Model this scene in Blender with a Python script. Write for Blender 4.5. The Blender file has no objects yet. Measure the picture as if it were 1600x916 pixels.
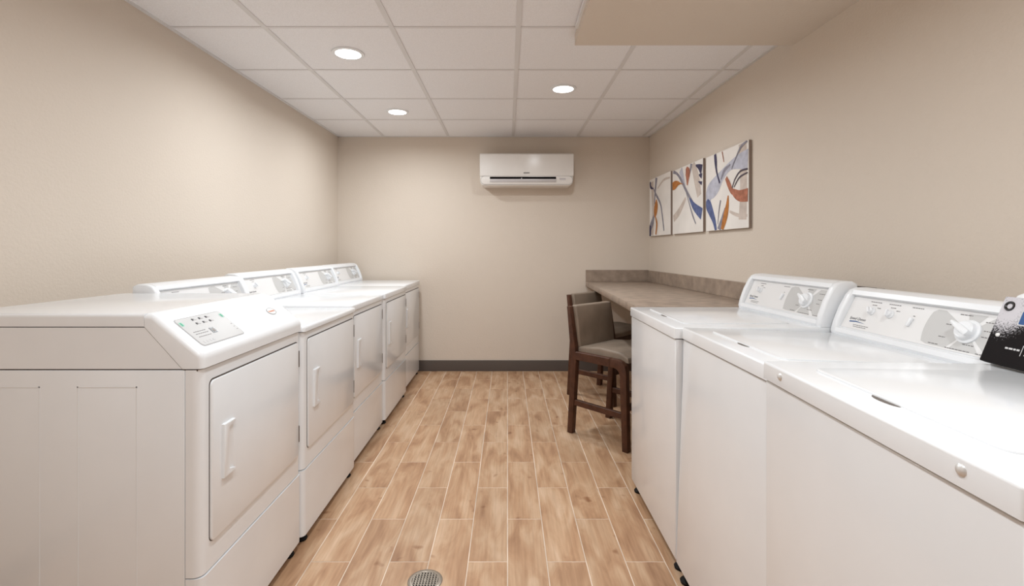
import bpy, bmesh, math, random
from mathutils import Matrix, Vector
random.seed(7)
scene = bpy.context.scene
COL = scene.collection
R = math.radians

# ------------------------------------------------------------------ camera
F_PX, CAM_H = 760.0, 1.18                       # focal length in pixels of the 1600 px frame, eye height
cam_d = bpy.data.cameras.new('camera')
cam_d.sensor_width = 36.0
cam_d.lens = F_PX / 1600.0 * 36.0
cam_d.shift_x = (800 - 793) / 1600.0
cam_d.shift_y = -(458 - 391) / 1600.0
cam_d.clip_start = 0.02
cam = bpy.data.objects.new('camera', cam_d)
COL.objects.link(cam)
cam.location = (0, 0, CAM_H)
cam.rotation_euler = (R(90), 0, 0)
scene.camera = cam

# ------------------------------------------------------------------ world, exposure
world = bpy.data.worlds.new('world')
scene.world = world
world.use_nodes = True
world.node_tree.nodes['Background'].inputs[0].default_value = (1, 0.97, 0.93, 1)
world.node_tree.nodes['Background'].inputs[1].default_value = 0.05
scene.view_settings.view_transform = 'Standard'
scene.view_settings.look = 'None'
scene.view_settings.gamma = 1.0
scene.view_settings.use_curve_mapping = False
scene.view_settings.exposure = 0.0
LAMP_W = 10.4                                   # watts of each ceiling downlight
LAMP_COL = (0.905, 0.965, 1.0)

# ------------------------------------------------------------------ materials
def lin(c):
    c = c / 255.0
    return c / 12.92 if c <= 0.04045 else ((c + 0.055) / 1.055) ** 2.4
def rgb(r, g, b):
    return (lin(r), lin(g), lin(b), 1.0)

def mat(name, col, rough=0.5, metal=0.0, spec=0.5, noise=None, bump=None, coat=0.0):
    """noise=(scale, amount) varies the colour a little; bump=(scale, strength, distance)"""
    m = bpy.data.materials.new(name)
    m.use_nodes = True
    nt = m.node_tree
    b = nt.nodes['Principled BSDF']
    b.inputs['Base Color'].default_value = col
    b.inputs['Roughness'].default_value = rough
    b.inputs['Metallic'].default_value = metal
    b.inputs['Specular IOR Level'].default_value = spec
    b.inputs['Coat Weight'].default_value = coat
    b.inputs['Coat Roughness'].default_value = 0.08
    tc = nt.nodes.new('ShaderNodeTexCoord')
    n = nt.nodes.new('ShaderNodeTexNoise')
    n.inputs['Scale'].default_value = noise[0] if noise else 6.0
    n.inputs['Detail'].default_value = 6
    nt.links.new(tc.outputs['Object'], n.inputs['Vector'])
    amt = noise[1] if noise else 0.015
    r = nt.nodes.new('ShaderNodeValToRGB')
    r.color_ramp.elements[0].position = 0.3
    r.color_ramp.elements[1].position = 0.7
    r.color_ramp.elements[0].color = [c * (1 - amt) for c in col[:3]] + [1]
    r.color_ramp.elements[1].color = [min(1, c * (1 + amt)) for c in col[:3]] + [1]
    nt.links.new(n.outputs['Fac'], r.inputs['Fac'])
    nt.links.new(r.outputs['Color'], b.inputs['Base Color'])
    if bump:
        n2 = nt.nodes.new('ShaderNodeTexNoise')
        n2.inputs['Scale'].default_value = bump[0]
        n2.inputs['Detail'].default_value = 3
        nt.links.new(tc.outputs['Object'], n2.inputs['Vector'])
        bp = nt.nodes.new('ShaderNodeBump')
        bp.inputs['Strength'].default_value = bump[1]
        bp.inputs['Distance'].default_value = bump[2]
        nt.links.new(n2.outputs['Fac'], bp.inputs['Height'])
        nt.links.new(bp.outputs['Normal'], b.inputs['Normal'])
    return m

def emit(name, col, s):
    m = bpy.data.materials.new(name)
    m.use_nodes = True
    b = m.node_tree.nodes['Principled BSDF']
    b.inputs['Base Color'].default_value = (0.9, 0.9, 0.9, 1)
    b.inputs['Emission Color'].default_value = col
    b.inputs['Emission Strength'].default_value = s
    return m

def plank_material():
    m = bpy.data.materials.new('wood_look_tile')
    m.use_nodes = True
    nt = m.node_tree
    b = nt.nodes['Principled BSDF']
    b.inputs['Roughness'].default_value = 0.42
    b.inputs['Specular IOR Level'].default_value = 0.4
    tc = nt.nodes.new('ShaderNodeTexCoord')
    oi = nt.nodes.new('ShaderNodeObjectInfo')
    mul = nt.nodes.new('ShaderNodeVectorMath'); mul.operation = 'SCALE'
    comb = nt.nodes.new('ShaderNodeCombineXYZ')
    for i in range(3):
        nt.links.new(oi.outputs['Random'], comb.inputs[i])
    nt.links.new(comb.outputs[0], mul.inputs[0]); mul.inputs['Scale'].default_value = 37.0
    add = nt.nodes.new('ShaderNodeVectorMath'); add.operation = 'ADD'
    nt.links.new(tc.outputs['Object'], add.inputs[0]); nt.links.new(mul.outputs[0], add.inputs[1])
    def noise(sx, sy, detail, dist):
        mp = nt.nodes.new('ShaderNodeMapping')
        mp.inputs['Scale'].default_value = (sx, sy, 1)
        nt.links.new(add.outputs[0], mp.inputs['Vector'])
        n = nt.nodes.new('ShaderNodeTexNoise')
        n.inputs['Scale'].default_value = 1.0
        n.inputs['Detail'].default_value = detail
        n.inputs['Distortion'].default_value = dist
        nt.links.new(mp.outputs[0], n.inputs['Vector'])
        return n
    big = noise(13, 3.2, 4, 0.8)
    fine = noise(110, 5, 4, 0.3)
    r1 = nt.nodes.new('ShaderNodeValToRGB')
    e = r1.color_ramp.elements
    e[0].position, e[0].color = 0.27, rgb(160, 120, 90)
    e[1].position, e[1].color = 0.72, rgb(210, 179, 150)
    k = e.new(0.45); k.color = rgb(186, 147, 114)
    k = e.new(0.57); k.color = rgb(198, 163, 131)
    nt.links.new(big.outputs['Fac'], r1.inputs['Fac'])
    r2 = nt.nodes.new('ShaderNodeValToRGB')
    r2.color_ramp.elements[0].position = 0.3; r2.color_ramp.elements[0].color = (0.84, 0.81, 0.78, 1)
    r2.color_ramp.elements[1].position = 0.62; r2.color_ramp.elements[1].color = (1, 1, 1, 1)
    nt.links.new(fine.outputs['Fac'], r2.inputs['Fac'])
    mx = nt.nodes.new('ShaderNodeMix'); mx.data_type = 'RGBA'; mx.blend_type = 'MULTIPLY'
    mx.inputs[0].default_value = 1.0
    nt.links.new(r1.outputs[0], mx.inputs[6]); nt.links.new(r2.outputs[0], mx.inputs[7])
    # the odd small dark knot
    vn = nt.nodes.new('ShaderNodeTexNoise'); vn.inputs['Scale'].default_value = 16; vn.inputs['Detail'].default_value = 1
    nt.links.new(add.outputs[0], vn.inputs['Vector'])
    r3 = nt.nodes.new('ShaderNodeValToRGB')
    r3.color_ramp.elements[0].position = 0.70; r3.color_ramp.elements[0].color = (1, 1, 1, 1)
    r3.color_ramp.elements[1].position = 0.80; r3.color_ramp.elements[1].color = (0.62, 0.5, 0.42, 1)
    nt.links.new(vn.outputs['Fac'], r3.inputs['Fac'])
    mx2 = nt.nodes.new('ShaderNodeMix'); mx2.data_type = 'RGBA'; mx2.blend_type = 'MULTIPLY'
    mx2.inputs[0].default_value = 1.0
    nt.links.new(mx.outputs[2], mx2.inputs[6]); nt.links.new(r3.outputs[0], mx2.inputs[7])
    hs = nt.nodes.new('ShaderNodeHueSaturation')
    mr = nt.nodes.new('ShaderNodeMapRange')
    mr.inputs[3].default_value = 0.95; mr.inputs[4].default_value = 1.06
    nt.links.new(oi.outputs['Random'], mr.inputs[0]); nt.links.new(mr.outputs[0], hs.inputs['Value'])
    nt.links.new(mx2.outputs[2], hs.inputs['Color'])
    nt.links.new(hs.outputs[0], b.inputs['Base Color'])
    bp = nt.nodes.new('ShaderNodeBump'); bp.inputs['Strength'].default_value = 0.12; bp.inputs['Distance'].default_value = 0.001
    nt.links.new(fine.outputs['Fac'], bp.inputs['Height']); nt.links.new(bp.outputs[0], b.inputs['Normal'])
    return m

def speckle_material():
    """black face with a silver speckled spray in its upper left corner (print)"""
    m = bpy.data.materials.new('speckled_black_print')
    m.use_nodes = True
    nt = m.node_tree
    b = nt.nodes['Principled BSDF']
    b.inputs['Roughness'].default_value = 0.5
    b.inputs['Specular IOR Level'].default_value = 0.12
    tc = nt.nodes.new('ShaderNodeTexCoord')
    n = nt.nodes.new('ShaderNodeTexNoise'); n.inputs['Scale'].default_value = 260; n.inputs['Detail'].default_value = 3; n.inputs['Roughness'].default_value = 0.8
    nt.links.new(tc.outputs['Object'], n.inputs['Vector'])
    gr = nt.nodes.new('ShaderNodeTexGradient'); gr.gradient_type = 'SPHERICAL'
    mp = nt.nodes.new('ShaderNodeMapping'); mp.vector_type = 'TEXTURE'
    mp.inputs['Location'].default_value = (0.022, 0.128, 0); mp.inputs['Scale'].default_value = (0.075, 0.085, 1)
    nt.links.new(tc.outputs['Object'], mp.inputs['Vector']); nt.links.new(mp.outputs[0], gr.inputs['Vector'])
    ad = nt.nodes.new('ShaderNodeMath'); ad.operation = 'MULTIPLY_ADD'
    nt.links.new(gr.outputs['Fac'], ad.inputs[0]); ad.inputs[1].default_value = 0.75
    nt.links.new(n.outputs['Fac'], ad.inputs[2])
    r = nt.nodes.new('ShaderNodeValToRGB')
    r.color_ramp.elements[0].position = 0.72; r.color_ramp.elements[0].color = rgb(14, 8, 9)
    r.color_ramp.elements[1].position = 0.96; r.color_ramp.elements[1].color = rgb(206, 202, 206)
    nt.links.new(ad.outputs[0], r.inputs['Fac'])
    nt.links.new(r.outputs[0], b.inputs['Base Color'])
    return m

M = {
    'wall': mat('beige_wall_paint', rgb(222, 209, 195), 0.62, spec=0.3, noise=(1.5, 0.012), bump=(95, 0.32, 0.004)),
    'tile': mat('ceiling_tile_white', rgb(244, 242, 243), 0.9, spec=0.1, noise=(160, 0.05), bump=(260, 0.35, 0.002)),
    'tee': mat('ceiling_grid_white', rgb(226, 223, 222), 0.5, spec=0.3),
    'plank': plank_material(),
    'grout': mat('pale_grout', rgb(222, 204, 186), 0.9, spec=0.1, noise=(5, 0.25)),
    'base': mat('taupe_vinyl_base', rgb(92, 82, 76), 0.55, spec=0.3),
    'white': mat('white_enamel', rgb(238, 239, 241), 0.2, spec=0.5, coat=0.25),
    'white2': mat('white_plastic', rgb(238, 239, 241), 0.32, spec=0.45),
    'panelw': mat('pale_panel_print', rgb(232, 230, 229), 0.28, spec=0.45),
    'greyprint': mat('grey_panel_print', rgb(200, 198, 196), 0.35, spec=0.4),
    'greypanel': mat('silver_keypad', rgb(190, 187, 185), 0.35, spec=0.4),
    'greyedge': mat('silver_keypad_edge', rgb(160, 157, 156), 0.4),
    'gap': mat('dark_gap_shade', rgb(92, 82, 76), 0.8, spec=0.1),
    'hinge': mat('hinge_metal', rgb(120, 112, 106), 0.4, metal=0.6),
    'chrome': mat('screw_metal', rgb(222, 220, 218), 0.3, metal=0.35),
    'black': mat('black_rubber', rgb(22, 20, 20), 0.6, spec=0.2),
    'blackp': mat('black_gloss', rgb(16, 11, 11), 0.25),
    'speckle': speckle_material(),
    'ink': mat('grey_ink', rgb(120, 116, 116), 0.6, spec=0.2),
    'inkd': mat('dark_ink', rgb(62, 60, 64), 0.6, spec=0.2),
    'inkb': mat('blue_ink', rgb(62, 92, 140), 0.6, spec=0.2),
    'inkw': mat('white_ink', rgb(205, 203, 203), 0.6, spec=0.2),
    'orange': mat('orange_ink', rgb(226, 128, 70), 0.6, spec=0.2),
    'green': mat('green_ink', rgb(92, 176, 146), 0.6, spec=0.2),
    'palegreen': mat('pale_green_ink', rgb(178, 205, 192), 0.6, spec=0.2),
    'counter': mat('grey_stone_laminate', rgb(158, 140, 125), 0.38, spec=0.45, noise=(14, 0.22)),
    'wood': mat('dark_walnut', rgb(80, 50, 36), 0.45, spec=0.3, noise=(22, 0.25)),
    'leather': mat('taupe_leather', rgb(136, 120, 105), 0.5, spec=0.4, noise=(9, 0.15), bump=(180, 0.15, 0.001)),
    'canvas': mat('painted_canvas', rgb(240, 234, 228), 0.8, spec=0.15, noise=(5, 0.05)),
    'canvas_side_shade': mat('canvas_edge_shaded', rgb(150, 134, 124), 0.8, spec=0.1),  # shade on the canvas sides is put into this darker colour
    'acw': mat('air_conditioner_white', rgb(238, 233, 228), 0.24, spec=0.4),
    'acg': mat('air_conditioner_grey', rgb(204, 198, 198), 0.35),
    'slot': mat('dark_slot', rgb(14, 10, 10), 0.7, spec=0.1),
    'steel': mat('brushed_drain_metal', rgb(168, 158, 146), 0.35, metal=0.75),
    'util': mat('grey_box_plastic', rgb(104, 96, 90), 0.6),
    'lens': emit('lamp_lens', (1, 0.98, 0.95, 1), 6.0),
    'p_navy': mat('paint_navy', rgb(78, 74, 98), 0.7, spec=0.15, noise=(30, 0.2)),
    'p_blue': mat('paint_blue', rgb(100, 110, 150), 0.7, spec=0.15, noise=(30, 0.25)),
    'p_pale': mat('paint_pale_blue', rgb(194, 194, 206), 0.7, spec=0.15, noise=(22, 0.15)),
    'p_slate': mat('paint_slate', rgb(146, 142, 152), 0.7, spec=0.15, noise=(30, 0.2)),
    'p_orange': mat('paint_ochre', rgb(188, 124, 70), 0.7, spec=0.15, noise=(30, 0.2)),
    'p_rust': mat('paint_rust', rgb(178, 118, 96), 0.7, spec=0.15, noise=(30, 0.25)),
    'p_tan': mat('paint_tan', rgb(208, 194, 184), 0.7, spec=0.15, noise=(20, 0.1)),
    'p_dark': mat('paint_charcoal', rgb(92, 84, 92), 0.7, spec=0.15, noise=(30, 0.2)),
}

# ------------------------------------------------------------------ mesh helpers
def finish(bm, name, material, parent=None, smooth=True, matrix=None):
    bmesh.ops.recalc_face_normals(bm, faces=bm.faces)
    me = bpy.data.meshes.new(name)
    bm.to_mesh(me); bm.free()
    return link(me, name, material, parent, smooth, matrix)

def link(me, name, material, parent=None, smooth=True, matrix=None):
    if smooth:
        for p in me.polygons:
            p.use_smooth = True
        me.set_sharp_from_angle(angle=R(35))
    if material and not me.materials:
        me.materials.append(M[material] if isinstance(material, str) else material)
    o = bpy.data.objects.new(name, me)
    COL.objects.link(o)
    if parent:
        o.parent = parent
    if matrix is not None:
        o.matrix_local = matrix
    return o

def add_box(bm, x0, x1, y0, y1, z0, z1, r=0.0, seg=2, sel=None):
    """a box added to bm; r bevels the edges that sel(midpoint, direction) picks (all when None)"""
    t = bmesh.new()
    vs = [t.verts.new((x, y, z)) for x in (x0, x1) for y in (y0, y1) for z in (z0, z1)]
    for f in ((0, 1, 3, 2), (4, 6, 7, 5), (0, 4, 5, 1), (2, 3, 7, 6), (0, 2, 6, 4), (1, 5, 7, 3)):
        t.faces.new([vs[i] for i in f])
    if r > 0:
        ed = [e for e in t.edges if sel is None or
              sel((e.verts[0].co + e.verts[1].co) / 2, (e.verts[1].co - e.verts[0].co).normalized())]
        bmesh.ops.bevel(t, geom=ed, offset=r, segments=seg, profile=0.5, affect='EDGES', clamp_overlap=True)
    me = bpy.data.meshes.new('tmp'); t.to_mesh(me); t.free()
    bm.from_mesh(me); bpy.data.meshes.remove(me)

def box(name, material, parent, x0, x1, y0, y1, z0, z1, r=0.0, seg=2, sel=None, matrix=None):
    bm = bmesh.new()
    add_box(bm, x0, x1, y0, y1, z0, z1, r, seg, sel)
    return finish(bm, name, material, parent, matrix=matrix)

def add_prism(bm, pts, a0, a1, axis='x', r=0.0, seg=2, sel=None):
    """a polygon extruded along an axis. axis x: pts are (y,z); y: (x,z); z: (x,y)"""
    def P(p, a):
        return {'x': (a, p[0], p[1]), 'y': (p[0], a, p[1]), 'z': (p[0], p[1], a)}[axis]
    t = bmesh.new()
    A = [t.verts.new(P(p, a0)) for p in pts]
    B = [t.verts.new(P(p, a1)) for p in pts]
    n = len(pts)
    t.faces.new(A); t.faces.new(list(reversed(B)))
    for i in range(n):
        t.faces.new((A[i], B[i], B[(i + 1) % n], A[(i + 1) % n]))
    bmesh.ops.recalc_face_normals(t, faces=t.faces)
    if r > 0:
        ed = [e for e in t.edges if sel is None or
              sel((e.verts[0].co + e.verts[1].co) / 2, (e.verts[1].co - e.verts[0].co).normalized())]
        bmesh.ops.bevel(t, geom=ed, offset=r, segments=seg, profile=0.5, affect='EDGES', clamp_overlap=True)
    me = bpy.data.meshes.new('tmp'); t.to_mesh(me); t.free()
    bm.from_mesh(me); bpy.data.meshes.remove(me)

def prism(name, material, parent, pts, a0, a1, axis='x', r=0.0, seg=2, sel=None, matrix=None):
    bm = bmesh.new()
    add_prism(bm, pts, a0, a1, axis, r, seg, sel)
    return finish(bm, name, material, parent, matrix=matrix)

def add_lathe(bm, prof, n=24, c=(0, 0, 0)):
    """profile of (radius, z) turned about z"""
    rings = []
    for (r, z) in prof:
        if r < 1e-6:
            rings.append([bm.verts.new((c[0], c[1], c[2] + z))])
        else:
            rings.append([bm.verts.new((c[0] + r * math.cos(2 * math.pi * i / n), c[1] + r * math.sin(2 * math.pi * i / n), c[2] + z)) for i in range(n)])
    for a, b in zip(rings, rings[1:]):
        for i in range(n):
            j = (i + 1) % n
            if len(a) == 1 and len(b) == 1: continue
            if len(a) == 1: bm.faces.new((a[0], b[i], b[j]))
            elif len(b) == 1: bm.faces.new((a[i], b[0], a[j]))
            else: bm.faces.new((a[i], b[i], b[j], a[j]))

def lathe(name, material, parent, prof, n=24, c=(0, 0, 0), matrix=None):
    bm = bmesh.new()
    add_lathe(bm, prof, n, c)
    return finish(bm, name, material, parent, matrix=matrix)

def round_rect(x0, x1, y0, y1, r, seg=5):
    pts = []
    for cx, cy, a in ((x1 - r, y1 - r, 0), (x0 + r, y1 - r, 90), (x0 + r, y0 + r, 180), (x1 - r, y0 + r, 270)):
        for k in range(seg + 1):
            t = R(a + 90 * k / seg)
            pts.append((cx + r * math.cos(t), cy + r * math.sin(t)))
    return pts

def text_obj(name, body, size, material, parent, matrix, shear=0.0):
    cu = bpy.data.curves.new(name, 'FONT')
    cu.body = body; cu.size = size; cu.extrude = 0.0002; cu.shear = shear
    cu.align_x = 'CENTER'; cu.align_y = 'CENTER'; cu.resolution_u = 3
    tmp = bpy.data.objects.new('tmp_text', cu)
    COL.objects.link(tmp)
    dg = bpy.context.evaluated_depsgraph_get()
    me = bpy.data.meshes.new_from_object(tmp.evaluated_get(dg))
    bpy.data.objects.remove(tmp); bpy.data.curves.remove(cu)
    me.materials.clear()
    return link(me, name, material, parent, smooth=False, matrix=matrix)

def dashes(name, material, parent, matrix, rows, h=0.0022):
    """rows of unreadably small print, each (x0, x1, y): a line of short bars"""
    bm = bmesh.new()
    for (x0, x1, y) in rows:
        x = x0
        while x < x1 - 0.001:
            w = min(random.uniform(0.004, 0.010), x1 - x)
            add_box(bm, x, x + w, y - h / 2, y + h / 2, 0, 0.0003)
            x += w + 0.002
    o = finish(bm, name, material, parent, smooth=False, matrix=matrix)
    o['kind'] = 'stuff'
    return o

def empty(name, loc, rz=0.0, rx=0.0):
    o = bpy.data.objects.new(name, None)
    COL.objects.link(o)
    o.location = loc
    o.rotation_euler = (rx, 0, rz)
    o.empty_display_size = 0.1
    return o

def tag(o, label, cat, group=None):
    o['label'] = label; o['category'] = cat
    if group: o['group'] = group
    return o

def struct(o):
    o['kind'] = 'structure'
    return o

def frame(origin, up):
    """matrix of a slanted front face: local x = width, local y = up the slope, local z = out of the face"""
    v = Vector(up).normalized()
    n = Vector((1, 0, 0)).cross(v)
    m = Matrix.Identity(4)
    for i in range(3):
        m[i][0] = (1, 0, 0)[i]; m[i][1] = v[i]; m[i][2] = n[i]; m[i][3] = origin[i]
    return m

# ------------------------------------------------------------------ the room
D0, D1 = -1.6, 4.75                      # room runs from behind the camera to the far wall
CEIL = 2.285
def xl(d): return -1.656 - 0.0145 * (4.75 - d)      # left wall plane
def xr(d): return 1.3875 + 0.0342 * (4.75 - d)      # right wall plane
T = 0.12
def wall_quad(name, pts, z0, z1, material='wall'):
    return struct(prism(name, material, None, pts, z0, z1, 'z'))
wall_quad('wall_left', [(xl(D0), D0), (xl(D1), D1), (xl(D1) - T, D1), (xl(D0) - T, D0)], 0, CEIL + 0.1)
wall_quad('wall_right', [(xr(D0), D0), (xr(D1), D1), (xr(D1) + T, D1), (xr(D0) + T, D0)], 0, CEIL + 0.1)
wall_quad('wall_back', [(xl(D1) - T, D1), (xr(D1) + T, D1), (xr(D1) + T, D1 + T), (xl(D1) - T, D1 + T)], 0, CEIL + 0.1)
wall_quad('wall_front', [(xl(D0) - T, D0 - T), (xr(D0) + T, D0 - T), (xr(D0) + T, D0), (xl(D0) - T, D0)], 0, CEIL + 0.1)

# floor: grout bed with one object for each plank tile
floor = struct(prism('floor', 'grout', None, [(xl(D0) - T, D0 - T), (xr(D0) + T, D0 - T), (xr(D1) + T, D1 + T), (xl(D1) - T, D1 + T)], -0.06, -0.0015, 'z'))
PW, PL, G = 0.149, 0.5735, 0.0037
def plank_mesh(w, l):
    bm = bmesh.new()
    add_box(bm, 0, w, 0, l, -0.008, 0, 0.0012, 1, lambda m, d: m.z > -0.001)
    me = bpy.data.meshes.new('floor_plank'); bmesh.ops.recalc_face_normals(bm, faces=bm.faces); bm.to_mesh(me); bm.free()
    me.materials.append(M['plank'])
    return me
full_plank = plank_mesh(PW - G, PL - G)
for k in range(-12, 11):
    xa, xb = k * PW, (k + 1) * PW
    off = 2.135 if k % 2 == 0 else 1.843
    for j in range(-7, 7):
        ya, yb = off + j * PL, off + (j + 1) * PL
        y0, y1 = max(ya, D0), min(yb, D1)
        if y1 - y0 < 0.02: continue
        lo, hi = xl(y1), xr(y1)
        x0, x1 = max(xa, lo), min(xb, hi)
        if x1 - x0 < 0.02: continue
        whole = x0 == xa and x1 == xb and y0 == ya and y1 == yb
        me = full_plank if whole else plank_mesh(x1 - x0 - G, y1 - y0 - G)
        o = bpy.data.objects.new('floor_plank', me)
        COL.objects.link(o); o.parent = floor
        o.location = (x0 + G / 2, y0 + G / 2, random.uniform(-0.0003, 0.0))

# ceiling: slab above, tiles laid in a grid of tees
ceiling = struct(prism('ceiling', 'tile', None, [(xl(D0) - T, D0 - T), (xr(D0) + T, D0 - T), (xr(D1) + T, D1 + T), (xl(D1) - T, D1 + T)], CEIL + 0.03, CEIL + 0.1, 'z'))
TX = [-1.206 + 0.63 * i for i in range(5)]
TY = [4.131 - 0.5715 * i for i in range(10)]
xs = [None] + TX + [None]
ys = [D0] + sorted(TY) + [D1]
for a, b in zip(xs, xs[1:]):
    for c, d in zip(ys, ys[1:]):
        p = [(a if a is not None else xl(c), c), (b if b is not None else xr(c), c),
             (b if b is not None else xr(d), d), (a if a is not None else xl(d), d)]
        prism('ceiling_tile', 'tile', ceiling, p, CEIL + 0.004, CEIL + 0.022, 'z')
for x in TX:
    prism('main_tee', 'tee', ceiling, [(x - 0.0125, D0), (x + 0.0125, D0), (x + 0.0125, D1), (x - 0.0125, D1)], CEIL, CEIL + 0.0045, 'z')
for y in TY:
    xsn = [xl(y)] + TX + [xr(y)]
    for a, b in zip(xsn, xsn[1:]):
        box('cross_tee', 'tee', ceiling, a + (0.0125 if a != xl(y) else 0), b - (0.0125 if b != xr(y) else 0), y - 0.0085, y + 0.0085, CEIL + 0.0008, CEIL + 0.0045)
# perimeter angle
for nm, p in (('wall_angle', [(xl(D0), D0), (xl(D0) + 0.02, D0), (xl(D1) + 0.02, D1), (xl(D1), D1)]),
              ('wall_angle', [(xr(D0) - 0.02, D0), (xr(D0), D0), (xr(D1), D1), (xr(D1) - 0.02, D1)]),
              ('wall_angle', [(xl(D1), D1 - 0.02), (xr(D1), D1 - 0.02), (xr(D1), D1), (xl(D1), D1)])):
    prism(nm, 'tee', ceiling, p, CEIL - 0.001, CEIL + 0.004, 'z')

# dropped soffit by the right wall
SOF_D, SOF_X, SOF_Z = 2.496, 0.345, 2.231
sof = struct(prism('wall_soffit', 'wall', None, [(SOF_X, D0), (xr(D0), D0), (xr(SOF_D), SOF_D), (SOF_X, SOF_D)], SOF_Z, CEIL, 'z'))
box('corner_bead', 'white2', sof, SOF_X - 0.012, SOF_X, D0, SOF_D - 0.11, CEIL - 0.018, CEIL - 0.001)

def baseboard(name, pts):
    struct(prism(name, 'base', None, pts, 0, 0.105, 'z', 0.004, 2, lambda m, d: m.z > 0.1 and abs(d.z) < 0.5))
baseboard('baseboard_back', [(xl(D1), D1 - 0.01), (xr(D1), D1 - 0.01), (xr(D1), D1), (xl(D1), D1)])
baseboard('baseboard_left', [(xl(D0), D0), (xl(D0) + 0.01, D0), (xl(D1) + 0.01, D1 - 0.01), (xl(D1), D1 - 0.01)])
baseboard('baseboard_right', [(xr(D0) - 0.01, D0), (xr(D0), D0), (xr(D1), D1 - 0.01), (xr(D1) - 0.01, D1 - 0.01)])

# ------------------------------------------------------------------ ceiling downlights
def downlight(x, d, label, z=CEIL):
    t = tag(empty('ceiling_downlight', (x, d, z)), label, 'light', 'round recessed downlights')
    lathe('trim_ring', 'white2', t, [(0.070, 0.003), (0.070, -0.004), (0.076, -0.006), (0.088, -0.003), (0.090, 0.003)], 40)
    lathe('lens', 'lens', t, [(0.0, -0.003), (0.070, -0.003)], 40)
    ld = bpy.data.lights.new('lamp', 'AREA')
    ld.shape = 'DISK'; ld.size = 0.135; ld.energy = LAMP_W; ld.spread = R(169); ld.color = LAMP_COL
    lo = bpy.data.objects.new('lamp', ld)
    COL.objects.link(lo); lo.parent = t; lo.location = (0, 0, -0.008)
    return t
downlight(-0.896, 2.735, 'round downlight over the dryers, second from the back wall')
downlight(-0.880, 3.888, 'round downlight over the dryers, next to the back wall')
downlight(0.3815, 3.333, 'round downlight in front of the air conditioner, beyond the beige soffit')
downlight(-0.24, 1.56, 'round downlight added out of view over the aisle between hooded dryer and the middle washer')  # unseen lamp, position guessed to brighten hood and appliance fronts
downlight(-0.24, 0.42, 'round downlight added out of view over the aisle, halfway to the front wall')  # unseen lamp added as fill along the aisle
downlight(-0.24, -0.72, 'round downlight added out of view in the tiled ceiling beside the front wall')  # unseen lamp added behind the camera for general brightness
downlight(0.85, 0.32, 'round downlight added out of view in the beige soffit near the front wall', SOF_Z)  # unseen lamp added to the soffit to lift the right side

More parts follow.
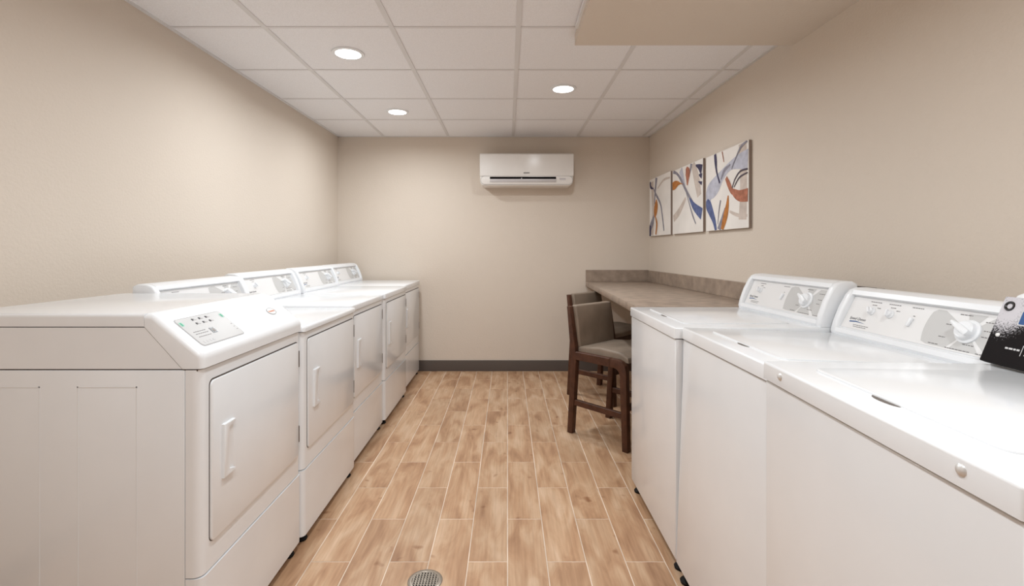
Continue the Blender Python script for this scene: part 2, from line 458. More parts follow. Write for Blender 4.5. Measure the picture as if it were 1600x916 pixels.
# ------------------------------------------------------------------ consoles shared by washers and dryers
def console(root, W, zb, yb, kind, lettering=True, dial=0.80):
    """slanted backsplash console; zb = deck height, yb = local y of its front foot. Sub-parts sit on its recessed face."""
    def q(p): return (yb + p[0], zb + p[1])
    outer = [q(p) for p in ((0.0, 0.0), (-0.004, 0.012), (0.004, 0.045), (0.022, 0.095), (0.045, 0.140), (0.060, 0.158), (0.080, 0.166),
                            (0.118, 0.168), (0.136, 0.158), (0.142, 0.0))]
    inner = [q(p) for p in ((0.0, 0.0), (-0.004, 0.010), (0.000, 0.024), (0.014, 0.026), (0.064, 0.136), (0.052, 0.143), (0.060, 0.158), (0.080, 0.166),
                            (0.118, 0.168), (0.136, 0.158), (0.142, 0.0))]
    bm = bmesh.new()
    cw = 0.030
    for a, b in ((0.0, cw), (W - cw, W)):
        add_prism(bm, outer, a, b, 'x', 0.007, 3, lambda m, d: abs(d.x) < 0.5 and m.z > zb + 0.004)
    add_prism(bm, inner, cw - 0.004, W - cw + 0.004, 'x')
    c = finish(bm, 'console', 'white2', root)
    fm = frame((cw, yb + 0.0138, zb + 0.0265), (0, 0.050, 0.110))
    pw, ph = W - 2 * cw, 0.1195
    def at(x, y, z=0.0):
        return fm @ Matrix.Translation((x, y, z))
    if kind == 'reader':
        pm = frame((0.001, yb - 0.010, zb + 0.004), (0, 0.062, 0.155))
        prism('reader_plate', 'speckle', c, round_rect(0, W - 0.002, 0, 0.158, 0.003, 2), 0, 0.012, 'z', matrix=pm)
        def pa(x, y): return pm @ Matrix.Translation((x, y, 0.0122))
        lathe('keyhole', 'blackp', c, [(0.006, 0), (0.0085, 0.002), (0.011, 0.002), (0.012, 0)], 20, matrix=pa(0.018, 0.136))
        lathe('plate_screw', 'chrome', c, [(0, 0.002), (0.004, 0.0015), (0.005, 0)], 16, matrix=pa(0.018, 0.066))
        prism('sticker', 'inkw', c, round_rect(0, 0.09, 0, 0.036, 0.002, 2), 0, 0.0004, 'z', matrix=pa(0.050, 0.094))
        prism('sticker_mark', 'inkb', c, round_rect(0.003, 0.016, 0.003, 0.033, 0.002, 2), 0.0004, 0.0008, 'z', matrix=pa(0.050, 0.094))
        dashes('reader_print', 'inkw', c, pa(0.046, 0.040), [(0, 0.032, 0.0)], 0.004)
        bm = bmesh.new()
        add_box(bm, 0.036, 0.0372, -0.012, 0.012, 0, 0.0003)
        for i in range(2):
            for j in range(3):
                add_box(bm, 0.044 + i * 0.007, 0.0465 + i * 0.007, -0.010 + j * 0.008, -0.0075 + j * 0.008, 0, 0.0003)
        finish(bm, 'reader_print', 'inkw', c, smooth=False, matrix=pa(0.046, 0.040))['kind'] = 'stuff'
        return c
    prism('control_panel', 'panelw', c, round_rect(0.002, pw - 0.002, 0.002, ph - 0.002, 0.003, 2), 0, 0.001, 'z', matrix=fm)
    # grey fan of print round the dial
    cx, cy = pw * dial, ph * 0.52
    bm = bmesh.new()
    x0, x1, y0, y1 = 0.05, pw - 0.006, 0.007, ph - 0.007
    rmax = pw * 0.245
    for (a0, a1) in ((-38, 42), (58, 112), (150, 231), (239, 312)):
        n = 14
        ring = []
        for i in range(n + 1):
            t = R(a0 + (a1 - a0) * i / n)
            dx, dy = math.cos(t), math.sin(t)
            lim = rmax
            if dx > 1e-6: lim = min(lim, (x1 - cx) / dx)
            if dy > 1e-6: lim = min(lim, (y1 - cy) / dy)
            if dy < -1e-6: lim = min(lim, (y0 - cy) / dy)
            ring.append(bm.verts.new((cx + dx * lim, cy + dy * lim, 0.0013)))
        inn = [bm.verts.new((cx + 0.024 * math.cos(R(a0 + (a1 - a0) * i / n)), cy + 0.024 * math.sin(R(a0 + (a1 - a0) * i / n)), 0.0013)) for i in range(n + 1)]
        for i in range(n):
            bm.faces.new((inn[i], ring[i], ring[i + 1], inn[i + 1]))
    finish(bm, 'dial_print', 'greyprint', c, smooth=False, matrix=fm)
    # dial: skirt, ring and pointed grip
    bm = bmesh.new()
    add_lathe(bm, [(0.033, 0), (0.033, 0.004), (0.030, 0.006), (0.026, 0.006), (0.025, 0.016), (0.022, 0.019), (0, 0.019)], 32)
    finish(bm, 'dial', 'white2', c, matrix=at(cx, cy, 0.001))
    bm = bmesh.new()
    add_prism(bm, [(-0.038, 0.004), (-0.038, -0.004), (-0.006, -0.009), (0.024, -0.008), (0.026, 0), (0.024, 0.008), (-0.006, 0.009)], 0.005, 0.027, 'z', 0.002, 2)
    finish(bm, 'dial_grip', 'white2', c, matrix=at(cx, cy, 0.001) @ Matrix.Rotation(R(-25), 4, 'Z'))
    def knob(x, y, rot):
        bm = bmesh.new()
        add_lathe(bm, [(0.0135, 0), (0.0135, 0.003), (0.011, 0.005), (0.010, 0.012), (0, 0.013)], 20)
        add_box(bm, -0.003, 0.003, -0.0115, 0.0115, 0.010, 0.019, 0.0015)
        finish(bm, 'knob', 'white2', c, matrix=at(x, y, 0.001) @ Matrix.Rotation(R(rot), 4, 'Z'))
    prints = []
    if kind == 'washer':
        ks = ((0.20, 35), (0.345, 10))
    elif kind == 'washer_small':
        ks = ((0.17, 25),)
    else:
        ks = ((0.18, 30),)
    for f, rot in ks:
        knob(pw * f, ph * 0.62, rot)
        prints.append((pw * f - 0.022, pw * f + 0.024, ph * 0.90))
        prints.append((pw * f + 0.016, pw * f + 0.030, ph * 0.74))
        prints.append((pw * f - 0.010, pw * f + 0.010, ph * 0.81))
    if kind.startswith('washer'):                 # rocker switch
        box('rocker_switch', 'white2', c, -0.005, 0.005, -0.014, 0.014, 0, 0.008, 0.002, 2, matrix=at(pw * 0.50, ph * 0.50, 0.001) @ Matrix.Rotation(R(-12), 4, 'Z'))
        prints.append((pw * 0.47, pw * 0.545, ph * 0.90))
        prints.append((pw * 0.50, pw * 0.512, ph * 0.68))
    for (fx, fy, w) in ((0.66, 0.10, 0.03), (0.76, 0.07, 0.07), (0.92, 0.07, 0.03), (0.70, 0.30, 0.02), (0.71, 0.62, 0.016),
                        (0.90, 0.80, 0.035), (0.91, 0.60, 0.022), (0.91, 0.46, 0.02), (0.84, 0.22, 0.03), (0.76, 0.90, 0.035)):
        prints.append((pw * fx, pw * fx + w, ph * fy))
    dashes('panel_print', 'ink', c, at(0, 0, 0.0014), prints)
    if lettering:
        text_obj('brand_lettering', 'Speed Queen', 0.0135, 'inkd', c, at(0.062, ph * 0.33, 0.0012), 0.25)
        prism('brand_swoosh', 'inkb', c, [(0.030, 0.0285), (0.032, 0.0245), (0.060, 0.0275), (0.102, 0.0265), (0.060, 0.0315)], 0.0010, 0.0014, 'z', matrix=fm)
        dashes('panel_print', 'ink', c, at(0, 0, 0.0014), [(0.055, 0.125, 0.017), (0.058, 0.118, 0.011)], 0.0018)
    return c

def foot(root, x, y, h):
    lathe('foot', 'black', root, [(0, 0), (0.022, 0.0), (0.024, 0.006), (0.018, 0.014), (0.009, 0.018), (0.009, h), (0, h)], 16, c=(x, y, 0))

front_vert = lambda m, d: abs(d.z) > 0.9 and m.y < 0.02

# ------------------------------------------------------------------ dryers, front facing the aisle (+X)
def dryer(X, d0, d1, label, hooded=False, zl=0.885):
    W = d1 - d0 - 0.005
    t = tag(empty('clothes_dryer', (X, d0, 0), R(90)), label, 'dryer', 'white dryers in a row')
    DEP = 0.70
    bm = bmesh.new()
    add_box(bm, 0, W, 0.043, DEP, 0.035, 0.8585 if hooded else 0.850, 0.003, 2)
    if hooded:                                   # shallow stamped panels in the side
        for a, b in ((0.17, 0.33), (0.43, 0.62)):
            for (p, q_, r_, u_) in ((a, a + 0.003, 0.10, 0.815), (b - 0.003, b, 0.10, 0.815), (a, b, 0.812, 0.815)):
                add_box(bm, -0.0007, 0.001, p, q_, r_, u_)
    finish(bm, 'cabinet', 'white', t)
    box('front_panel', 'white', t, 0, W, 0, 0.041, 0.302, 0.8585 if hooded else 0.850, 0.024, 5, front_vert)
    box('lower_panel', 'white', t, 0, W, -0.003, 0.041, 0.035, 0.298, 0.022, 5,
        lambda m, d: abs(d.z) > 0.9 and m.y < 0.02)
    # door with the painted shade of its gap, pull and hinges
    x0, x1, z0, z1 = 0.038, W - 0.030, 0.375, 0.820
    dr = prism('door', 'white', t, round_rect(x0, x1, z0, z1, 0.016), -0.006, 0.0, 'y', 0.002, 2, lambda m, d: m.y < -0.005)
    prism('door_gap_shade', 'gap', dr, round_rect(x0 - 0.0025, x1 + 0.001, z0 - 0.0015, z1 + 0.0045, 0.017), -0.0008, 0.001, 'y')  # dark plate stands in for the shadow line round the door
    hx, hz = 0.085, 0.605
    bm = bmesh.new()
    add_prism(bm, [(hx, hz + 0.078), (hx + 0.058, hz + 0.078), (hx + 0.058, hz + 0.071), (hx + 0.028, hz + 0.062), (hx + 0.028, hz - 0.058),
                   (hx + 0.058, hz - 0.067), (hx + 0.058, hz - 0.076), (hx, hz - 0.076)], -0.015, -0.005, 'y', 0.003, 2, lambda m, d: m.y < -0.014)
    add_box(bm, hx + 0.02, hx + 0.056, -0.0075, -0.005, hz - 0.068, hz + 0.072)
    finish(bm, 'door_pull', 'white2', dr)
    for hz2 in (0.755, 0.462):
        box('hinge', 'hinge', dr, x1 - 0.001, x1 + 0.006, -0.007, 0.001, hz2 - 0.032, hz2 + 0.032, 0.001, 1)
    for fx in (0.05, W - 0.05):
        for fy in (0.028, DEP - 0.06):
            foot(t, fx, fy, 0.04)
    if not hooded:
        box('top_panel', 'white', t, -0.001, W + 0.001, -0.007, DEP, 0.8535, zl, 0.010, 3, lambda m, d: m.z > zl - 0.005 or (abs(d.z) > 0.9 and m.y < 0.02))
        console(t, W, zl, 0.545, 'dryer')
        return t
    # hooded model: raised top with the controls on a slant at the front edge
    ZT = 1.010
    hood_pts = [(-0.006, 0.862), (-0.006, 0.900), (0.128, ZT), (0.150, ZT), (0.150, 0.975), (0.048, 0.862)]
    hood = prism('control_hood', 'white2', t, hood_pts, -0.001, W + 0.001, 'x', 0.016, 5,
                 lambda m, d: (abs(d.x) > 0.9 and ((m.y < 0.0 and m.z > 0.88) or (m.y < 0.14 and m.z > 1.0)))
                 or (abs(d.x) < 0.1 and m.z > 0.905 and m.y < 0.149 and m.z > 0.862 + (m.y + 0.01) * 0.5 and not (abs(m.y - 0.15) < 1e-4)
                     and not (0.06 < m.y < 0.14 and m.z < 0.93)) or (abs(d.z) > 0.9 and m.y < 0.0))
    box('top_panel', 'white', t, -0.001, W + 0.001, 0.1508, DEP, 0.9755, ZT, 0.010, 4, lambda m, d: m.z > ZT - 0.003 and m.y > 0.16 or False)
    prism('upper_side_panel', 'white', t, [(0.0505, 0.862), (0.1505, 0.973), (DEP, 0.973), (DEP, 0.862)], 0.0005, W - 0.0005, 'x')
    box('seam_band', 'gap', t, 0.003, W - 0.003, 0.010, DEP - 0.005, 0.855, 0.863)
    # keypad on the slant
    up = Vector((0, 0.134, ZT - 0.900)).normalized()
    L = math.hypot(0.134, ZT - 0.900)
    org = Vector((0, -0.006, 0.900))
    fm = frame(org + up * (L * 0.14) + Vector((0.032, 0, 0)), up)
    kw, kh = 0.213, L * 0.65
    prism('keypad_border', 'greyedge', hood, round_rect(0, kw, 0, kh, 0.012), 0, 0.0008, 'z', matrix=fm)
    prism('keypad', 'greypanel', hood, round_rect(0.003, kw - 0.003, 0.003, kh - 0.003, 0.010), 0.0005, 0.0012, 'z', matrix=fm)
    def K(a, b, z=0.0012): return fm @ Matrix.Translation((a * kw, (1 - b) * kh, z))
    for b_ in (0.117, 0.268):
        for a_ in (0.35, 0.495, 0.64):
            box('key', 'inkw', hood, -0.004, 0.007, -0.0035, 0.0035, 0, 0.0012, 0.0008, 1, matrix=K(a_ + 0.02, b_))
            box('key_lamp', 'inkd', hood, -0.0025, 0.0025, -0.004, 0.003, 0, 0.0008, matrix=K(a_ - 0.025, b_))
    box('display', 'blackp', hood, -0.010, 0.010, -0.0105, 0.0105, 0, 0.0008, matrix=K(0.475, 0.60))
    box('display_digits', 'hinge', hood, -0.004, 0.007, -0.007, 0.006, 0.0008, 0.0011, matrix=K(0.475, 0.60))
    for a_, b_ in ((0.062, 0.20), (0.945, 0.19)):
        lathe('key_halo', 'palegreen', hood, [(0, 0.0003), (0.0095, 0.0003)], 20, matrix=K(a_, b_))
        prism('key_mark', 'green', hood, round_rect(-0.003, 0.003, -0.0065, 0.0065, 0.0028, 3), 0.0003, 0.0008, 'z', matrix=K(a_, b_))
    for i in range(4):
        lathe('key_dot', 'inkw', hood, [(0, 0.0005), (0.004, 0.0005), (0.0045, 0)], 12, matrix=K(0.105 + 0.066 * i, 0.88))
    dashes('keypad_print', 'ink', hood, K(0, 1, 0.0013), [(kw * 0.10, kw * 0.36, kh * (1 - b_)) for b_ in (0.52, 0.60, 0.70)], 0.0016)
    dashes('keypad_print', 'ink', hood, K(0, 1, 0.0013), [(kw * 0.93, kw * 0.965, kh * (1 - b_)) for b_ in (0.55, 0.66, 0.77)], 0.0014)
    # oval badge
    bmv = fm @ Matrix.Translation((0.475, kh * 0.52, 0))
    bm = bmesh.new()
    add_lathe(bm, [(0.0, 0.0016), (0.0245, 0.0016), (0.026, 0.0)], 32)
    for v in bm.verts: v.co.y *= 0.62
    finish(bm, 'badge', 'panelw', hood, matrix=bmv)
    bm = bmesh.new()
    add_lathe(bm, [(0.0255, 0.0), (0.0255, 0.0018), (0.0275, 0.0018), (0.0275, 0.0)], 32)
    for v in bm.verts: v.co.y *= 0.62
    finish(bm, 'badge_rim', 'greyedge', hood, matrix=bmv)
    text_obj('badge_lettering', 'Huebsch', 0.0118, 'orange', hood, bmv @ Matrix.Translation((0, 0, 0.0019)))
    return t

dryer(-0.820, 1.300, 1.932, 'white dryer with slanted front control hood, silver keypad and oval orange badge', hooded=True)
dryer(-0.814, 1.936, 2.592, 'white dryer with back console standing right beside the hooded dryer', zl=0.876)
dryer(-0.836, 2.600, 3.262, 'white back-console dryer, second after the hooded dryer', zl=0.886)
dryer(-0.826, 3.270, 3.966, 'white back-console dryer, third after the hooded dryer', zl=0.890)
dryer(-0.852, 3.978, 4.690, 'white back-console dryer at the end of the row against the back wall', zl=0.890)

# ------------------------------------------------------------------ washers, front facing the aisle (-X)
def washer(X, far, W, label, kind, yaw=0.0, tilt=0.0, screws=False, lettering=True, notch=0.5, lift=0.0, dial=0.80):
    t = tag(empty('top_load_washer', (X, far, 0), R(-90 - yaw)), label, 'washer', 'white top-load washers in a row')
    DEP = 0.68
    t.rotation_euler = (tilt * -1.0, 0, R(-90 - yaw))
    t.location.z = lift
    box('cabinet', 'white', t, 0, W, 0.026, DEP, 0.05, 0.853, 0.004, 2)
    box('front_panel', 'white', t, 0.001, W - 0.001, 0, 0.025, 0.05, 0.8535, 0.005, 3, lambda m, d: m.y < 0.01)
    box('top_deck', 'white', t, -0.002, W + 0.002, -0.005, DEP, 0.8575, 0.898, 0.006, 3, lambda m, d: m.z > 0.89 or (abs(d.z) > 0.9 and m.y < 0.02))
    box('deck_gap', 'gap', t, 0.006, W - 0.006, 0.005, DEP - 0.01, 0.852, 0.859)
    lid = prism('lid', 'white', t, round_rect(0.082, W - 0.082, 0.062, 0.470, 0.022), 0.8975, 0.9020, 'z', 0.002, 2, lambda m, d: m.z > 0.9015)
    nx = W * notch
    bm = bmesh.new()
    pts = [(nx - 0.034, 0.0625)] + [(nx + 0.034 * math.cos(R(180 + 180 * k / 10)), 0.0625 + 0.011 * math.sin(R(180 + 180 * k / 10))) for k in range(1, 10)] + [(nx + 0.034, 0.0625)]
    add_prism(bm, pts, 0.8978, 0.8988, 'z')
    finish(bm, 'finger_notch', 'hinge', lid)
    if screws:
        for sx in (0.078, W - 0.078):
            lathe('deck_screw', 'chrome', t, [(0.0, 0.0045), (0.004, 0.004), (0.0075, 0.0015), (0.0085, 0)], 16,
                  matrix=Matrix.Translation((sx, -0.005, 0.880)) @ Matrix.Rotation(R(90), 4, 'X'))
    for fx in (0.032, W - 0.032):
        foot_h = 0.055
        for fy in (0.030, DEP - 0.05):
            f = lift - fy * math.tan(tilt)
            lathe('foot', 'black', t, [(0, -f), (0.022, -f), (0.024, 0.008 - f), (0.017, 0.016 - f), (0.010, 0.02 - f), (0.010, foot_h), (0, foot_h)], 16, c=(fx, fy, 0))
    console(t, W, 0.898, 0.502 if kind == 'reader' else 0.530, kind, lettering, dial)
    return t
washer(0.612, 2.405, 0.632, 'white washer beside the counter and stools, with bare console and one small knob', 'washer_small')
washer(0.606, 1.757, 0.598, 'white washer between two other washers, with two small knobs on its console', 'washer', tilt=R(2.0), notch=0.53, lift=0.004, dial=0.84)
washer(0.611, 1.152, 0.612, 'white washer with black speckled card reader panel and screws along its deck', 'reader', yaw=3.1, screws=True, lift=0.020)

# ------------------------------------------------------------------ counter
ct = tag(empty('work_counter', (1.05, 3.6, 0)), 'grey stone-look laminate counter with backsplash in the far corner', 'counter')
ct_inv = Matrix.Translation((-1.05, -3.6, 0))
CZ = 0.875
fl = lambda d: 0.7625 - (4.745 - d) * 0.0305           # front edge drifts a little towards the aisle
prism('countertop', 'counter', ct, [(fl(2.46), 2.46), (xr(2.46) - 0.001, 2.46), (xr(4.748) - 0.001, 4.748), (fl(4.748), 4.748)], CZ - 0.045, CZ, 'z', 0.003, 2, matrix=ct_inv)
prism('backsplash', 'counter', ct, [(fl(4.748), 4.726), (xr(4.726) - 0.02, 4.726), (xr(4.748) - 0.02, 4.748), (fl(4.748), 4.748)], CZ, CZ + 0.112, 'z', 0.002, 1, matrix=ct_inv)
prism('backsplash', 'counter', ct, [(xr(2.46) - 0.021, 2.46), (xr(2.46) - 0.001, 2.46), (xr(4.748) - 0.001, 4.748), (xr(4.748) - 0.021, 4.748)], CZ, CZ + 0.108, 'z', 0.002, 1, matrix=ct_inv)
box('support_panel', 'counter', ct, 0.80, xr(2.50) - 0.012, 2.47, 2.495, 0, CZ - 0.045, matrix=ct_inv)
box('wall_cleat', 'counter', ct, fl(4.7) + 0.10, xr(4.7) - 0.02, 4.715, 4.748, CZ - 0.10, CZ - 0.045, matrix=ct_inv)

# ------------------------------------------------------------------ counter stools
def stool(x, y, rz, label):
    t = tag(empty('counter_stool', (x, y, 0), rz), label, 'stool', 'dark wooden stools at the counter')
    hw = 0.205
    for s in (-1, 1):
        a, b = s * hw - 0.019, s * hw + 0.019
        # rear leg runs up into the back post
        prism('leg', 'wood', t, [(-0.232, 0), (-0.192, 0), (-0.158, 0.47), (-0.166, 0.56), (-0.210, 0.816), (-0.234, 0.816), (-0.205, 0.54), (-0.200, 0.47)],
              a, b, 'x', 0.004, 2)
        # front leg bends over into the side rail
        pts = [(0.225, 0), (0.187, 0)] + [(0.172, 0.40)]
        pts += [(0.172 - 0.045 + 0.045 * math.cos(R(k)), 0.435 + 0.045 * math.sin(R(k))) for k in (0, 30, 60, 90)]
        pts += [(0.10, 0.480), (0.10, 0.532)]
        pts += [(0.215 - 0.06 + 0.06 * math.cos(R(k)), 0.472 + 0.06 * math.sin(R(k))) for k in (90, 60, 30, 0)]
        prism('leg', 'wood', t, pts, a, b, 'x', 0.004, 2)
        prism('side_rail', 'wood', t, [(-0.165, 0.480), (-0.165, 0.532), (0.100, 0.532), (0.100, 0.480)], a, b, 'x', 0.003, 1)
        box('stretcher', 'wood', t, s * hw - 0.012, s * hw + 0.012, -0.192, 0.186, 0.185, 0.222, 0.003, 1)
    box('rear_rail', 'wood', t, -hw + 0.019, hw - 0.019, -0.186, -0.160, 0.480, 0.530, 0.003, 1)
    box('front_rail', 'wood', t, -hw + 0.019, hw - 0.019, 0.178, 0.202, 0.470, 0.520, 0.003, 1)
    box('footrest', 'wood', t, -hw + 0.019, hw - 0.019, 0.184, 0.210, 0.230, 0.268, 0.003, 1)
    bm = bmesh.new()
    add_prism(bm, [(-0.172, 0.522), (-0.172, 0.560), (0.0, 0.578), (0.15, 0.570), (0.208, 0.545), (0.214, 0.515)], -hw + 0.012, hw - 0.012, 'x', 0.014, 3,
              lambda m, d: m.z > 0.53)
    finish(bm, 'seat', 'leather', t)
    bm = bmesh.new()
    add_prism(bm, [(-0.205, 0.555), (-0.150, 0.555), (-0.166, 0.70), (-0.184, 0.822), (-0.223, 0.824), (-0.215, 0.70)], -hw + 0.017, hw - 0.017, 'x', 0.010, 3)
    finish(bm, 'backrest', 'leather', t)
    return t
stool(0.707, 3.134, R(-137.5), 'dark walnut stool with taupe leather beside the nearest counter end and washer')
stool(0.805, 3.965, R(-136.0), 'dark walnut stool with taupe leather set behind the other, close to the back wall')

# ------------------------------------------------------------------ wall air conditioner
ac = tag(empty('air_conditioner', (0.18, D1, 1.785)), 'white split air conditioner mounted high on the back wall', 'air conditioner')
aw = 0.437
def low_round(hw, z0, z1, r, rt=0.012, n=7):
    pts = []
    for cx, cz, rr, a in ((hw - rt, z1 - rt, rt, 0), (-hw + rt, z1 - rt, rt, 90), (-hw + r, z0 + r, r, 180), (hw - r, z0 + r, r, 270)):
        for k in range(n + 1):
            t = R(a + 90 * k / n)
            pts.append((cx + rr * math.cos(t), cz + rr * math.sin(t)))
    return pts
prism('casing', 'acw', ac, low_round(aw, 0.0, 0.302, 0.046), -0.190, 0.0, 'y', 0.012, 3, lambda m, d: m.y < -0.18)
prism('front_cover', 'acw', ac, [(-0.194, 0.088), (-0.199, 0.092), (-0.202, 0.18), (-0.200, 0.290), (-0.188, 0.301), (-0.10, 0.304), (-0.10, 0.30), (-0.18, 0.296)], -aw - 0.002, aw + 0.002, 'x', 0.003, 2,
      lambda m, d: abs(d.x) < 0.5 and m.y < -0.15)
fmv = frame((0, -0.190, 0.006), (0, -0.006, 0.085))
bm = bmesh.new()
add_prism(bm, round_rect(-aw + 0.008, aw - 0.008, 0.006, 0.082, 0.037, 8), -0.012, 0.004, 'z', 0.002, 2, lambda m, d: m.z > 0.003)
lower = finish(bm, 'lower_trim', 'acw', ac, matrix=fmv)
bm = bmesh.new()
add_prism(bm, round_rect(-aw + 0.005, aw - 0.005, 0.003, 0.085, 0.040, 8), -0.012, 0.0012, 'z')
finish(bm, 'trim_line', 'greyedge', lower)
bm = bmesh.new()
add_prism(bm, round_rect(-0.345, 0.275, 0.050, 0.076, 0.004, 3), 0.0035, 0.0048, 'z')
finish(bm, 'air_slot', 'slot', lower)
box('vane', 'acg', lower, -0.345, 0.275, 0.026, 0.056, 0.004, 0.0105, 0.003, 2)
box('vane_clip', 'acg', lower, -0.052, -0.044, 0.052, 0.066, 0.004, 0.008, 0.001, 1)
prism('display_window', 'acg', lower, round_rect(0.305, 0.365, 0.046, 0.066, 0.006, 3), 0.0035, 0.0048, 'z')
dashes('brand_print', 'ink', ac, frame((0, -0.2035, 0.118), (0, 0, 1)) @ Matrix.Translation((-0.030, 0, 0)), [(0, 0.058, 0)], 0.009)

# ------------------------------------------------------------------ canvases on the right wall
WALL_YAW = math.atan(0.0342)
def ribbon(bm, pts, z, w, h, n=6):
    """smooth tapering paint stroke through (u, v, width) in canvas fractions"""
    P = []
    for i in range(len(pts) - 1):
        p0 = pts[max(0, i - 1)]; p1 = pts[i]; p2 = pts[i + 1]; p3 = pts[min(len(pts) - 1, i + 2)]
        for k in range(n):
            t = k / n
            P.append([0.5 * ((2 * p1[c]) + (-p0[c] + p2[c]) * t + (2 * p0[c] - 5 * p1[c] + 4 * p2[c] - p3[c]) * t * t + (-p0[c] + 3 * p1[c] - 3 * p2[c] + p3[c]) * t ** 3) for c in range(3)])
    P.append(list(pts[-1]))
    prev = None
    for i, p in enumerate(P):
        a = P[max(0, i - 1)]; b = P[min(len(P) - 1, i + 1)]
        tx, ty = (b[0] - a[0]) * w, (b[1] - a[1]) * h
        l = math.hypot(tx, ty) or 1
        nx, ny = -ty / l, tx / l
        hw = max(0.001, p[2] * w / 2)
        cl = lambda x, m: min(max(x, 0.001), m - 0.001)
        v = [bm.verts.new((cl(p[0] * w + s * nx * hw, w), cl(p[1] * h + s * ny * hw, h), z)) for s in (-1, 1)]
        if prev:
            try: bm.faces.new((prev[0], v[0], v[1], prev[1]))
            except ValueError: pass
        prev = v

def canvas(d_far, d_near, z0, z1, label, strokes):
    """face towards the room; u runs from the far edge to the near edge"""
    w = (d_far - d_near) / math.cos(WALL_YAW); h = z1 - z0
    t = tag(empty('wall_canvas', (xr(d_far) - 0.002, d_far, z0), R(-90) + WALL_YAW), label, 'picture', 'abstract canvases on the wall')
    bm = bmesh.new()
    add_box(bm, 0, w, -0.020, 0, 0, h, 0.002, 1)
    o = finish(bm, 'canvas', 'canvas', t)
    o.data.materials.append(M['canvas_side_shade'])
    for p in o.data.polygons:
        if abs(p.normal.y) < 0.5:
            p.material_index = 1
    fmx = frame((0, -0.0202, 0), (0, 0, 1))
    for i, (m, pts) in enumerate(strokes):
        bm = bmesh.new()
        ribbon(bm, pts, 0.0002 + 0.0002 * i, w, h)
        finish(bm, 'brush_stroke', m, t, smooth=False, matrix=fmx)
    return t
Z0, Z1 = 1.313, 1.842
canvas(4.684, 4.140, Z0, Z1 + 0.012, 'narrow-looking canvas with slim ochre stroke, next to the room corner', [
    ('p_tan', [(0.12, 0.02, 0.16), (0.2, 0.4, 0.10), (0.14, 0.95, 0.14)]),
    ('p_tan', [(0.42, 0.80, 0.03), (0.7, 0.90, 0.04), (0.98, 0.90, 0.03)]),
    ('p_slate', [(0.36, 0.99, 0.10), (0.31, 0.80, 0.07), (0.27, 0.60, 0.05), (0.30, 0.50, 0.02)]),
    ('p_slate', [(0.20, 0.84, 0.02), (0.32, 0.72, 0.05), (0.55, 0.53, 0.05), (0.64, 0.33, 0.05), (0.72, 0.07, 0.04)]),
    ('p_slate', [(0.26, 0.36, 0.05), (0.16, 0.24, 0.13), (0.05, 0.15, 0.12)]),
    ('p_orange', [(0.36, 0.62, 0.03), (0.35, 0.52, 0.16), (0.31, 0.40, 0.15), (0.28, 0.32, 0.04)]),
    ('p_orange', [(0.30, 0.34, 0.03), (0.38, 0.20, 0.07), (0.33, 0.02, 0.05)]),
    ('p_navy', [(0.05, 0.96, 0.06), (0.07, 0.87, 0.06), (0.2, 0.82, 0.02)]),
    ('p_navy', [(0.05, 0.19, 0.07), (0.04, 0.10, 0.10), (0.03, 0.00, 0.10)])])
canvas(4.092, 3.508, Z0, Z1 + 0.002, 'middle canvas with ochre petal, rust wedge and blue diagonal stroke', [
    ('p_tan', [(0.70, 0.99, 0.10), (0.82, 0.75, 0.16), (0.90, 0.50, 0.12)]),
    ('p_tan', [(0.04, 0.24, 0.10), (0.25, 0.34, 0.10), (0.48, 0.52, 0.05)]),
    ('p_pale', [(0.30, 0.97, 0.12), (0.40, 0.80, 0.06), (0.46, 0.66, 0.03)]),
    ('p_slate', [(0.03, 0.985, 0.05), (0.17, 0.93, 0.04), (0.30, 0.83, 0.05), (0.47, 0.65, 0.05), (0.60, 0.52, 0.05), (0.70, 0.42, 0.06)]),
    ('p_blue', [(0.60, 0.50, 0.03), (0.76, 0.36, 0.10), (0.98, 0.24, 0.15)]),
    ('p_slate', [(0.48, 0.63, 0.02), (0.58, 0.45, 0.02), (0.70, 0.25, 0.03), (0.80, 0.12, 0.02)]),
    ('p_slate', [(0.66, 0.99, 0.06), (0.63, 0.90, 0.04), (0.56, 0.80, 0.02)]),
    ('p_rust', [(0.50, 0.96, 0.05), (0.545, 0.88, 0.15), (0.54, 0.78, 0.08), (0.53, 0.70, 0.03)]),
    ('p_orange', [(0.005, 0.755, 0.11), (0.10, 0.765, 0.12), (0.20, 0.775, 0.07), (0.30, 0.76, 0.02), (0.38, 0.74, 0.01)]),
    ('p_navy', [(0.80, 0.94, 0.02), (0.90, 0.90, 0.07), (0.99, 0.84, 0.14)]),
    ('p_navy', [(0.90, 0.79, 0.02), (0.98, 0.76, 0.07)]),
    ('p_navy', [(0.88, 0.70, 0.01), (0.98, 0.66, 0.05)])])
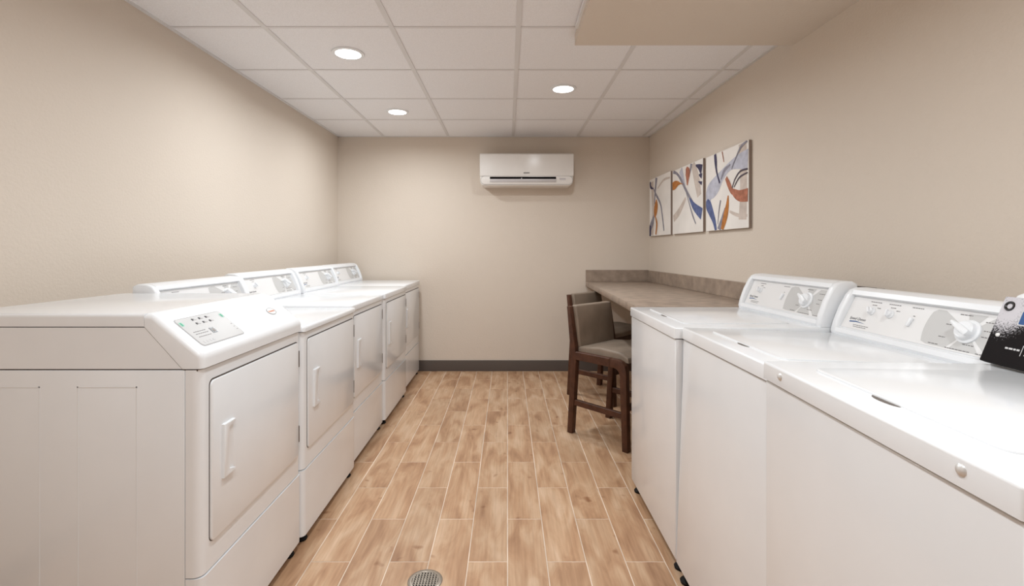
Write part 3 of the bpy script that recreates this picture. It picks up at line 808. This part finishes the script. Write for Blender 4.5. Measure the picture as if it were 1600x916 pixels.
canvas(3.455, 2.885, Z0, Z1 - 0.006, 'largest-looking canvas with curved rust band and broad blue sweep', [
    ('p_tan', [(0.88, 0.99, 0.16), (0.90, 0.50, 0.14), (0.88, 0.10, 0.16)]),
    ('p_tan', [(0.60, 0.22, 0.03), (0.78, 0.16, 0.04), (0.98, 0.14, 0.03)]),
    ('p_pale', [(0.05, 0.36, 0.08), (0.10, 0.50, 0.20), (0.25, 0.58, 0.22), (0.42, 0.69, 0.13), (0.60, 0.77, 0.10), (0.80, 0.79, 0.16), (0.99, 0.78, 0.22)]),
    ('p_slate', [(0.40, 0.64, 0.03), (0.48, 0.74, 0.05), (0.62, 0.79, 0.02)]),
    ('p_blue', [(0.03, 0.42, 0.06), (0.07, 0.35, 0.14), (0.14, 0.25, 0.12), (0.22, 0.13, 0.08), (0.27, 0.00, 0.05)]),
    ('p_slate', [(0.50, 0.27, 0.03), (0.42, 0.12, 0.07), (0.34, 0.00, 0.08)]),
    ('p_orange', [(0.57, 0.42, 0.02), (0.55, 0.30, 0.07), (0.50, 0.16, 0.10), (0.42, 0.00, 0.06)]),
    ('p_rust', [(0.52, 0.645, 0.05), (0.58, 0.56, 0.07), (0.64, 0.47, 0.06), (0.67, 0.42, 0.02)]),
    ('p_rust', [(0.64, 0.50, 0.02), (0.70, 0.44, 0.08), (0.82, 0.385, 0.12), (0.99, 0.375, 0.14)]),
    ('p_navy', [(0.25, 0.995, 0.05), (0.265, 0.90, 0.06), (0.29, 0.76, 0.03), (0.37, 0.60, 0.03)]),
    ('p_dark', [(0.99, 0.67, 0.02), (0.84, 0.67, 0.02), (0.73, 0.60, 0.02), (0.66, 0.50, 0.015)]),
    ('p_dark', [(0.99, 0.63, 0.015), (0.82, 0.60, 0.02), (0.70, 0.50, 0.01)]),
    ('p_slate', [(0.98, 0.99, 0.02), (0.85, 0.95, 0.03), (0.73, 0.83, 0.015), (0.65, 0.73, 0.02)]),
    ('p_rust', [(0.43, 0.99, 0.015), (0.47, 0.85, 0.01)]),
    ('p_slate', [(0.39, 0.38, 0.02), (0.35, 0.25, 0.015), (0.32, 0.08, 0.01)])])

# ------------------------------------------------------------------ small things
dr = tag(empty('floor_drain', (-0.294, 1.735, 0)), 'round perforated metal drain set in the plank floor', 'drain')
lathe('rim', 'steel', dr, [(0.046, 0.0008), (0.048, 0.003), (0.058, 0.003), (0.062, 0.0005)], 40)
lathe('cup', 'slot', dr, [(0.0, 0.0006), (0.047, 0.0006)], 32)
bm = bmesh.new()
for i in range(-4, 5):
    p = i * 0.0105
    l = math.sqrt(max(0, 0.0465 ** 2 - p * p))
    add_box(bm, p - 0.0018, p + 0.0018, -l, l, 0.0008, 0.0028)
    add_box(bm, -l, l, p - 0.0018, p + 0.0018, 0.0008, 0.0026)
add_lathe(bm, [(0.0, 0.0034), (0.005, 0.0032), (0.006, 0.0008)], 12)
finish(bm, 'grate', 'steel', dr)

ub = tag(empty('utility_box', (xr(2.06) - 0.001, 2.13, 0.93), R(-90) + WALL_YAW), 'dark grey utility box on the wall behind the washer consoles', 'utility box')
box('housing', 'util', ub, 0, 0.222, -0.045, 0, 0, 0.098, 0.003, 1)
box('face_rim', 'util', ub, -0.006, 0.228, -0.052, -0.040, 0.088, 0.103, 0.002, 1)
